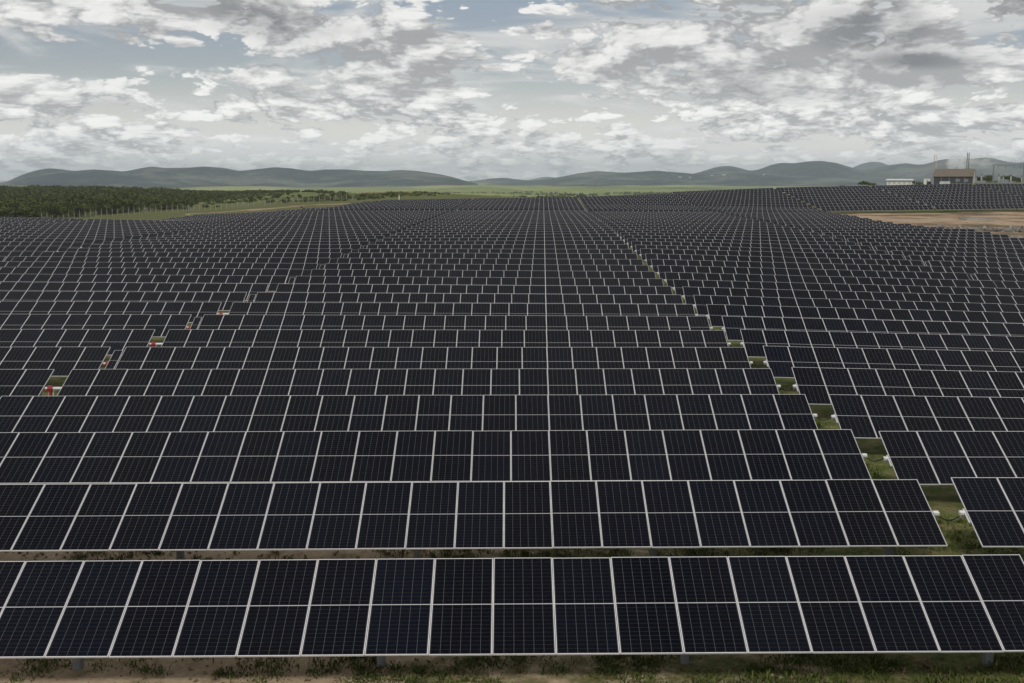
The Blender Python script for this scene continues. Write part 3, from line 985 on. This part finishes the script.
for i in (19, 27, 37, 46, 54):
    p = Vector(sel[min(i, len(sel)-1)]) - base
    m = MB()
    for sg in (-1, 1):
        m.tube(p + Vector((sg * 1.3, 0, 0)), p + Vector((sg * .08, 0, 2.0)), .09, 6)
    m.build('brace', M_conc, root)

# ------------------------------------------------------------------ poles
def pole(px, Y, h, r, label, name='utility_pole', mat=None, arm=True):
    X, Y, z = spot(px, Y)
    root = empty(name, (X, Y, z)); tag(root, label, 'pole')
    m = MB(); m.tube((0, 0, -.3), (0, 0, h), r, 10, r * .7); m.build('shaft', mat or M_conc, root, smooth=True)
    if arm:
        m = MB(); m.box(-.9, .9, -.06, .06, h - .55, h - .43)
        for q_ in (-.8, 0, .8): m.tube((q_, 0, h - .425), (q_, 0, h - .2), .05, 6)
        m.build('crossarm', M_steel, root)
    else:
        m = MB(); m.box(-r * 1.5, r * 1.5, -r * 1.5, r * 1.5, h, h + .12); m.build('cap', M_steel, root)
    return root
pole(399, 345, 3.4, .15, 'pale pole alone on the crest just behind the last row of panels', mat=M_white, arm=False)
pole(915, 600, 5.2, .16, 'thin dark power pole between the long white building and the small hut')

# weather cabinet on the far track
X, Y, z = spot(301, 285)
root = empty('weather_station', (X, Y, z)); tag(root, 'small grey cabinet on a post where the sandy track meets the panels', 'weather station')
m = MB(); m.box(-.06, .06, -.06, .06, -.2, 1.75); m.tube((0, 0, 1.75), (0, 0, 2.3), .03, 6); m.build('mast', M_steel, root)
m = MB(); m.box(-.35, .35, -.25, .25, .45, 1.25); m.box(-.38, .38, -.28, .28, 1.2505, 1.30); m.build('cabinet', M_white, root)
m = MB(); m.box(-.25, .25, -.02, .02, 0, .4, M=Matrix.Translation((0, -.1, 1.85)) @ Matrix.Rotation(-.8, 4, 'X')); m.build('supply_panel', M_pv, root)

# ------------------------------------------------------------------ substation and buildings on the rise
M_shed_roof = None
def corrugated(name, col, pitch=.9):
    m_, t_, b_ = material(name, .7, .3)
    c_ = t_.node('ShaderNodeTexCoord')
    n_ = t_.noise(c_.outputs['Object'], .7, 6, .65)
    w_ = t_.node('ShaderNodeTexWave'); w_.bands_direction = 'X'; t_.put(w_.inputs['Vector'], c_.outputs['Object']); w_.inputs['Scale'].default_value = 1 / pitch
    lo_ = tuple(x * .75 for x in col) + (1,); hi_ = tuple(min(1, x * 1.15) for x in col) + (1,)
    t_.put(b_.inputs['Base Color'], t_.mix(t_.mapr(n_, .3, .7), lo_, hi_))
    bp = t_.node('ShaderNodeBump'); bp.inputs['Strength'].default_value = .6; bp.inputs['Distance'].default_value = .1
    t_.put(bp.inputs['Height'], w_.outputs[0]); t_.l.new(bp.outputs[0], b_.inputs['Normal'])
    return m_
M_rooftan = corrugated('tan_sheet_roof', (.155, .128, .095))
M_darkclad = corrugated('dark_cladding', (.045, .05, .055), 1.4)
M_pale = plain('pale_render', (.62, .62, .58), .9, .2, 0, .08, 1)
M_paleroof = corrugated('pale_sheet_roof', (.58, .60, .60))
M_glassdark = plain('grey_window', (.40, .41, .41), .3, .5, 0, .1, 1)  # panes in an even pale grey, low contrast against the wall

def S(px0, px1, Y):
    return (px1 - px0) / F_PX * Y
# big shed: ridge roof falling to the camera side
YS = 560.0
x0, _, _ = spot(932.5, YS); x1, _, zsh = spot(972.5, YS)
zb = CAM_Z - (184.0 - 179) / F_PX * YS
W = x1 - x0; Dp = 9.0
eave = (184.0 - 176.2) / F_PX * YS; ridge = (184.0 - 169.2) / F_PX * YS
root = empty('switchgear_shed', ((x0 + x1) / 2, YS, zb)); root.rotation_euler = (0, 0, math.radians(-26)); W *= .93; tag(root, 'large dark shed with a tan sheet roof on the rise', 'shed')
m = MB()
m.box(-W/2, W/2, 0, .25, -.5, eave, 0)
m.box(-W/2, W/2, Dp - .25, Dp, -.5, eave, 0)
m.build('front_wall', M_darkclad, root)
for sx in (-1, 1):
    m = MB()
    xa, xb = (sx * W/2 - .15, sx * W/2 + .15)
    for xx in (xa, xb):
        pp = [(xx, .26, -.5), (xx, Dp - .26, -.5), (xx, Dp - .26, eave), (xx, Dp/2, ridge - .15), (xx, .26, eave)]
        m.quad(pp if xx == xb else pp[::-1])
    m.quad([(xa, .26, -.5), (xb, .26, -.5), (xb, .26, eave), (xa, .26, eave)])
    m.build('gable_wall', M_pale, root)
m = MB()
for (ya, za, yb_, zb_) in ((-.5, eave - .1, Dp/2, ridge), (Dp/2, ridge, Dp + .5, eave - .1)):
    m.quad([(-W/2 - .3, ya, za), (W/2 + .3, ya, za), (W/2 + .3, yb_, zb_), (-W/2 - .3, yb_, zb_)])
    m.quad([(-W/2 - .3, ya, za - .12), (-W/2 - .3, yb_, zb_ - .12), (W/2 + .3, yb_, zb_ - .12), (W/2 + .3, ya, za - .12)])
m.box(-W/2 - .3, W/2 + .3, -.52, -.5005, eave - .30, eave - .1)
m.build('roof', M_rooftan, root)
for q_ in range(1, 5):
    m = MB(); xq = -W/2 + q_ * W / 5; m.box(xq - .12, xq + .12, -.16, -.002, -.5, eave - .32); m.build('post', M_steel, root)
for q_ in (.12, .33):
    m = MB(); m.box(W * q_ - 1.0, W * q_ + 1.0, -.06, -.003, 1.2, 2.4); m.build('window', M_steel, root)

# white vans' backs by the shed: two white cabinets
for i, px in enumerate((941.8, 947.0)):
    X, _, _ = spot(px, 548)
    root = empty('equipment_cabinet', (X, 548, CAM_Z - 6.1 / F_PX * 548)); tag(root, ('white cabinet against the dark shed wall, beside the mast end', 'white cabinet against the dark shed wall, towards the middle')[i], 'cabinet', 'cabinets in front of the shed')
    m = MB(); m.box(-1.05, 1.05, -.6, .6, -.3, 1.75); m.box(-1.12, 1.12, -.67, .67, 1.7505, 1.85); m.build('housing', M_white, root)
    m = MB()
    for sg in (-1, 1): m.box(sg * .5 - .44, sg * .5 + .44, -.63, -.602, 0, 1.6)
    m.build('door', M_paleroof, root)

# long white building
YB = 540.0
x0, _, _ = spot(887, YB); x1, _, _ = spot(911, YB)
zb = CAM_Z - (186.0 - 179) / F_PX * YB; W = x1 - x0; hh = (186.0 - 180.3) / F_PX * YB
root = empty('white_building', ((x0 + x1) / 2, YB, zb)); root.rotation_euler = (0, 0, math.radians(-19)); tag(root, 'long low white building with a pale flat roof on the rise', 'building')
m = MB(); m.box(-W/2, W/2, 0, 6, -1, hh); m.build('wall', M_pale, root)
m = MB(); m.quad([(-W/2 - .5, -.6, hh + .004), (W/2 + .5, -.6, hh + .004), (W/2 + .5, 6.5, hh + .7), (-W/2 - .5, 6.5, hh + .7)]); m.box(-W/2 - .5, W/2 + .5, -.62, -.6005, hh - .12, hh + .1)
m.box(-W/2 - .5, W/2 + .5, 6.5005, 6.52, hh - .12, hh + .7); m.build('roof', M_paleroof, root)
for q_ in range(5):
    m = MB(); xq = -W/2 + (q_ + .5) * W / 5; m.box(xq - .5, xq + .5, -.05, -.003, 1.0, 2.0); m.build('window', M_glassdark, root)
# small hut
x0, _, _ = spot(923.5, 560); x1, _, _ = spot(929.5, 560)
zb = CAM_Z - (184.5 - 179) / F_PX * 560; W = x1 - x0
root = empty('small_hut', ((x0 + x1) / 2, 560, zb)); root.rotation_euler = (0, 0, math.radians(-21)); tag(root, 'small pale hut standing between the long white building and the shed', 'hut')
m = MB(); m.box(-W/2, W/2, 0, 3, -.5, 2.9); m.build('wall', M_pale, root)
m = MB(); m.box(-W/2 - .2, W/2 + .2, -.2, 3.2, 2.905, 3.05); m.build('roof', M_paleroof, root)
m = MB(); m.box(-.2, .6, -.05, -.003, .0, 2.1); m.build('door', M_steel, root)
X, _, _ = spot(928.8, 545)
root = empty('water_tank', (X, 545, CAM_Z - 6.3 / F_PX * 545)); tag(root, 'black round tank in front of the small pale hut', 'tank')
m = MB(); m.tube((0, 0, -.3), (0, 0, 1.5), .95, 16); m.tube((0, 0, 1.5), (0, 0, 1.9), .95, 16, .35); m.build('body', M_black, root)
m = MB(); m.tube((0, 0, 1.905), (0, 0, 2.0), .3, 12); m.build('lid', M_black, root)

# twin-tube chimney behind the shed
YC = 580.0
X, _, _ = spot(966.3, YC)
zb = CAM_Z - 4 / F_PX * YC; top = (183 - 153.5) / F_PX * YC
root = empty('chimney_stack', (X, YC, zb)); tag(root, 'tall twin pipe chimney with braces rising behind the shed roof', 'chimney')
for sg in (-1, 1):
    m = MB(); m.tube((sg * .42, 0, -.5), (sg * .42, 0, top), .20, 12); m.build('pipe', plain('sooty_steel', (.13, .12, .115), .7, .3, .2, .3, .8), root, smooth=True)
m = MB()
for q_ in range(8):
    zz_ = 1.5 + q_ * (top - 2) / 7.5; m.box(-.75, .75, -.30, .30, zz_, zz_ + .10)
m.build('brace', M_steel, root)
# two lattice masts
for i, (px, ty, h0) in enumerate(((932.8, 155.5, 600), (934.8, 154.5, 606))):
    X, _, _ = spot(px, h0); zb = CAM_Z - 5 / F_PX * h0; top = (184 - ty) / F_PX * h0
    root = empty('lattice_mast', (X, h0, zb)); tag(root, ('slim red and white mast, outer one beside the shed', 'slim red and white mast, inner one beside the shed')[i], 'mast', 'masts beside the shed')
    m = MB(); w_ = .22
    M_redw = plain('faded_red_paint', (.42, .22, .19), .7, .3, 0, .3, .5) if i == 0 else M_redw
    for sx, sy in ((-1,-1),(1,-1),(0,1)): m.tube((sx * w_, sy * w_, -.5), (sx * w_ * .6, sy * w_ * .6, top), .05, 5)
    m.build('leg', M_redw if i == 0 else M_pale, root)
    m = MB()
    for q_ in range(int(top / .9)):
        z0_ = q_ * .9; sx = 1 if q_ % 2 else -1
        m.tube((-w_ * sx, -w_, z0_), (w_ * sx, -w_, z0_ + .9), .028, 4); m.tube((-w_ * sx, -w_, z0_), (0, w_, z0_ + .9), .028, 4)
    m.build('lattice', M_pale, root)

# gantry of the substation: two towers, a double beam and hanging insulators
YG = 565.0
xg0, _, _ = spot(992.3, YG); xg1, _, _ = spot(1022.5, YG)
zb = CAM_Z - 4.2 / F_PX * YG; top = (183.2 - 165.5) / F_PX * YG; Wg = xg1 - xg0
root = empty('substation_gantry', ((xg0 + xg1) / 2, YG, zb)); tag(root, 'tall steel and concrete gantry with a long cross beam beside the shed', 'gantry')
for sg in (-1, 1):
    m = MB(); m.box(sg * Wg/2 - .24, sg * Wg/2 + .24, -.24, .24, -1, top - .35); m.build('column', M_steel, root)
m = MB(); m.box(-Wg/2 - .8, Wg/2 + .8, -.28, -.16, top - .34, top - .18); m.box(-Wg/2 - .8, Wg/2 + .8, .16, .28, top - .34, top - .18); m.box(-Wg/2 - .8, Wg/2 + .8, -.06, .06, top + .25, top + .4)
for q_ in range(15):
    xq = -Wg/2 + q_ * Wg / 15; sx = .5 * Wg / 15
    m.tube((xq, -.22, top - .18), (xq + sx, 0, top + .3), .05, 4); m.tube((xq + sx, 0, top + .3), (xq + 2*sx, -.22, top - .18), .05, 4)
m.build('beam', M_steel, root)
m = MB(); m.box(-Wg/2 + .34, Wg/2 - .34, -.08, .08, top * .62, top * .62 + .12); m.build('busbar', M_steel, root)
for q_ in (-.35, -.1, .15, .38):
    m = MB(); m.tube((q_ * Wg, 0, top - .35), (q_ * Wg, 0, top - 1.5), .09, 8); m.build('insulator', M_bark, root)
# overhead wires from the gantry to the shed
m = MB()
for h_, dz in ((top - .1, 1.1), (top * .66, .5)):
    a = Vector((-Wg/2, 0, h_)); b = Vector((-Wg/2 - 13.0, 4, h_ - .3 if h_ > 5 else h_ + .3))
    for q_ in range(10):
        t0, t1 = q_ / 10, (q_ + 1) / 10
        m.tube(a.lerp(b, t0) - Vector((0, 0, 4 * dz * .3 * t0 * (1 - t0))), a.lerp(b, t1) - Vector((0, 0, 4 * dz * .3 * t1 * (1 - t1))), .035, 4)
m.build('overhead_wire', M_steel, root)
POST = [(980.8, 173.2, .38), (975.4, 175.5, .26), (998.0, 174.2, .42), (1002.6, 174.2, .22), (1010.2, 174.0, .40), (1021.0, 175.5, .3)]
PL_ = ['thick concrete post between the shed gable and the gantry', 'thin concrete post close to the shed gable', 'thick dark post inside the gantry next to its shed side column',
       'thin post near the middle of the gantry', 'thick pale post past the middle of the gantry', 'short post by the outer column of the gantry']
for (px, ty, r), lab in zip(POST, PL_):
    X, _, _ = spot(px, 558); zb = CAM_Z - 4.3 / F_PX * 558; h = (183.3 - ty) / F_PX * 558
    root = empty('equipment_post', (X, 558, zb)); tag(root, lab, 'post', 'equipment posts around the gantry')
    m = MB(); m.tube((0, 0, -1), (0, 0, h * .72), r, 10); m.build('shaft', M_conc, root, smooth=True)
    m = MB(); m.tube((0, 0, h * .72), (0, 0, h), r * .55, 8)
    for q_ in range(4): m.tube((0, 0, h * (.75 + q_ * .06)), (0, 0, h * (.75 + q_ * .06) + .07), r * .85, 8)
    m.build('insulator', M_steel, root)

# low concrete kerb / bund on the crest
X0, _, _ = spot(979, 550); X1, _, _ = spot(1040, 550)
m = MB(); m.box(X0, X1, 549.8, 550.1, CAM_Z - 4.8 / F_PX * 550 - 1, CAM_Z - 3.6 / F_PX * 550)
tag(m.build('low_wall', M_conc), 'low concrete wall running under the gantry posts', 'wall')

# pond-like concrete drain and rubble in the bare yard
X, Y, z = spot(982, 245)
m = MB()
m.box(-2.6, 2.6, -.15, .15, -.2, .35); m.box(-2.6, 2.6, 4.6, 4.9, -.2, .35); m.box(-2.9, -2.605, -.15, 4.9, -.2, .352); m.box(2.605, 2.9, -.15, 4.9, -.2, .352)
root = m.build('drain_basin', M_conc, None, (X, Y, z)); tag(root, 'grey rectangular concrete drain basin in the bare yard', 'basin')
m = MB(); m.box(-2.6, 2.6, .16, 4.59, -.1, .08); m.build('basin_floor', plain('wet_grey_silt', (.13, .13, .12), .5, .4, 0, .2, 1), root)
blocks = []
for _ in range(2600):
    u = rng.uniform(.33, .47); Y = rng.uniform(170, 212); X = u * Y
    if not bare_yard(X, Y) or noise.noise(Vector((X * .06, Y * .06, 2))) < -.05: continue
    z = float(ground_h(X, Y)); s = rng.uniform(.06, .28)
    nn = 6
    c = rng.normal(0, s * .4, (nn, 3)) + np.array([X, Y, z + s * .3]); a = rng.normal(0, s * .7, (nn, 3)); b = rng.normal(0, s * .7, (nn, 3))
    blocks.append(np.stack([c - a - b, c + a - b, c + a + b, c - a + b], 1).reshape(-1, 3))
o = link('rubble', foliage_object('rubble', blocks, plain('grey_rubble', (.26, .24, .22), .95, .1, 0, .35, .4)))
tag(o, 'grey rubble and gravel strewn over the bare yard by the panel ends', 'rubble', kind='stuff')

# ------------------------------------------------------------------ far farm buildings at the foot of the hills
FARM = [(578, 193.8, 12, 2300, 'pale farm sheds with a bright roof standing on the open plain'),
        (586, 194.6, 9, 2250, 'smaller pale shed next to the bright roofed farm shed on the plain'),
        (680, 177.6, 9, 5600, 'white far warehouse low on the hill foot, first of the line'),
        (690, 177.9, 5, 5600, 'tiny white far house beside the first warehouse'),
        (712, 176.0, 6, 5900, 'white far house higher on the hill foot'),
        (724, 175.3, 9, 5900, 'wide white far warehouse in the middle of the hill foot'),
        (764, 175.0, 6, 6000, 'pale far house below the rounded hill')]
bpy.context.view_layer.update()
for px, py, wpx, Y, lab in FARM:
    d = Vector(ray(px, py)).normalized()
    hit, hp, _n, _i, _o, _m = scene.ray_cast(bpy.context.evaluated_depsgraph_get(), Vector((0, 0, CAM_Z)) + d * 700, d)
    if not hit: continue
    X, Y, z0 = hp; gz = z0
    w_ = wpx * .36 / F_PX * Y; h_ = .8 / F_PX * Y
    root = empty('farm_shed', (X, Y, z0)); tag(root, lab, 'shed', 'far sheds on the plain and hill foot')
    m = MB(); m.box(-w_/2, w_/2, 0, w_ * .5, -6, h_ * .65); m.build('wall', M_pale, root)
    m = MB(); dpt = w_ * .5
    m.quad([(-w_/2, -1, h_ * .66), (w_/2, -1, h_ * .66), (w_/2, dpt/2, h_ * 1.15), (-w_/2, dpt/2, h_ * 1.15)])
    m.quad([(-w_/2, dpt/2, h_ * 1.15), (w_/2, dpt/2, h_ * 1.15), (w_/2, dpt + 1, h_ * .66), (-w_/2, dpt + 1, h_ * .66)])
    m.build('roof', M_paleroof, root)

# ------------------------------------------------------------------ smoke
def smoke_material(dens):
  sm = bpy.data.materials.new('white_smoke'); sm.use_nodes = True
  st = NT(sm.node_tree); st.n.clear()
  out = st.node('ShaderNodeOutputMaterial'); pvn = st.node('ShaderNodeVolumePrincipled')
  pvn.inputs['Color'].default_value = (.97, .985, 1, 1)
  pvn.inputs['Anisotropy'].default_value = .2
  scd = st.node('ShaderNodeTexCoord')
  sn = st.noise(scd.outputs['Generated'], 3.2, 6, .62, .4)
  cen = st.vmath('LENGTH', st.vmath('MULTIPLY', st.vmath('SUBTRACT', scd.outputs['Generated'], (.5, .5, .5)), (1.9, 1.9, 1.9)))
  fall = st.mapr(cen, .25, 1.0, 1, 0, smooth=True)
  st.put(pvn.inputs['Density'], st.math('MULTIPLY', st.math('MULTIPLY', st.mapr(sn, .43, .56), fall), dens))
  st.l.new(pvn.outputs[0], out.inputs['Volume'])
  return sm
def puff(px, py, rx, ry, Y, seed, dens):
    d = ray(px, py); t_ = Y / d[1]
    c = Vector((d[0] * t_, Y, CAM_Z + d[2] * t_)); s = Y / F_PX
    V, F = [], []
    nu, nv = 20, 12
    for j in range(nv + 1):
        for i in range(nu):
            th_, ph = math.pi * j / nv, 2 * math.pi * i / nu
            p = Vector((math.sin(th_) * math.cos(ph), math.sin(th_) * math.sin(ph), math.cos(th_)))
            k_ = 1 + .22 * noise.noise(p * 1.6 + Vector((seed, 0, 0)))
            V.append((p.x * rx * s * k_, p.y * rx * s * k_, p.z * ry * s * k_))
    for j in range(nv):
        for i in range(nu):
            F.append((j * nu + i, (j + 1) * nu + i, (j + 1) * nu + (i + 1) % nu, j * nu + (i + 1) % nu))
    me = bpy.data.meshes.new('smoke'); me.from_pydata(V, [], F); me.materials.append(smoke_material(dens))
    return link('smoke', me, None, c)
tag(puff(957, 164, 12, 10, 1500, 1.0, .45), 'white billow of smoke drifting up behind the shed', 'smoke', kind='stuff')
tag(puff(978, 162, 22, 7, 1600, 7.0, .06), 'thin blue veil of smoke trailing past the chimney', 'smoke', kind='stuff')

# ------------------------------------------------------------------ haze
hz = MB(); hz.box(-16500, 16500, -900, 16000, CAM_Z - 75, CAM_Z + 190)
hzm = bpy.data.materials.new('haze_air'); hzm.use_nodes = True
zt = NT(hzm.node_tree); zt.n.clear()
out = zt.node('ShaderNodeOutputMaterial'); pvn = zt.node('ShaderNodeVolumePrincipled')
pvn.inputs['Color'].default_value = (.77, .85, 1.0, 1)
pvn.inputs['Density'].default_value = 9.5e-5
pvn.inputs['Anisotropy'].default_value = .3
zt.l.new(pvn.outputs[0], out.inputs['Volume'])
tag(hz.build('haze', hzm), kind='stuff')
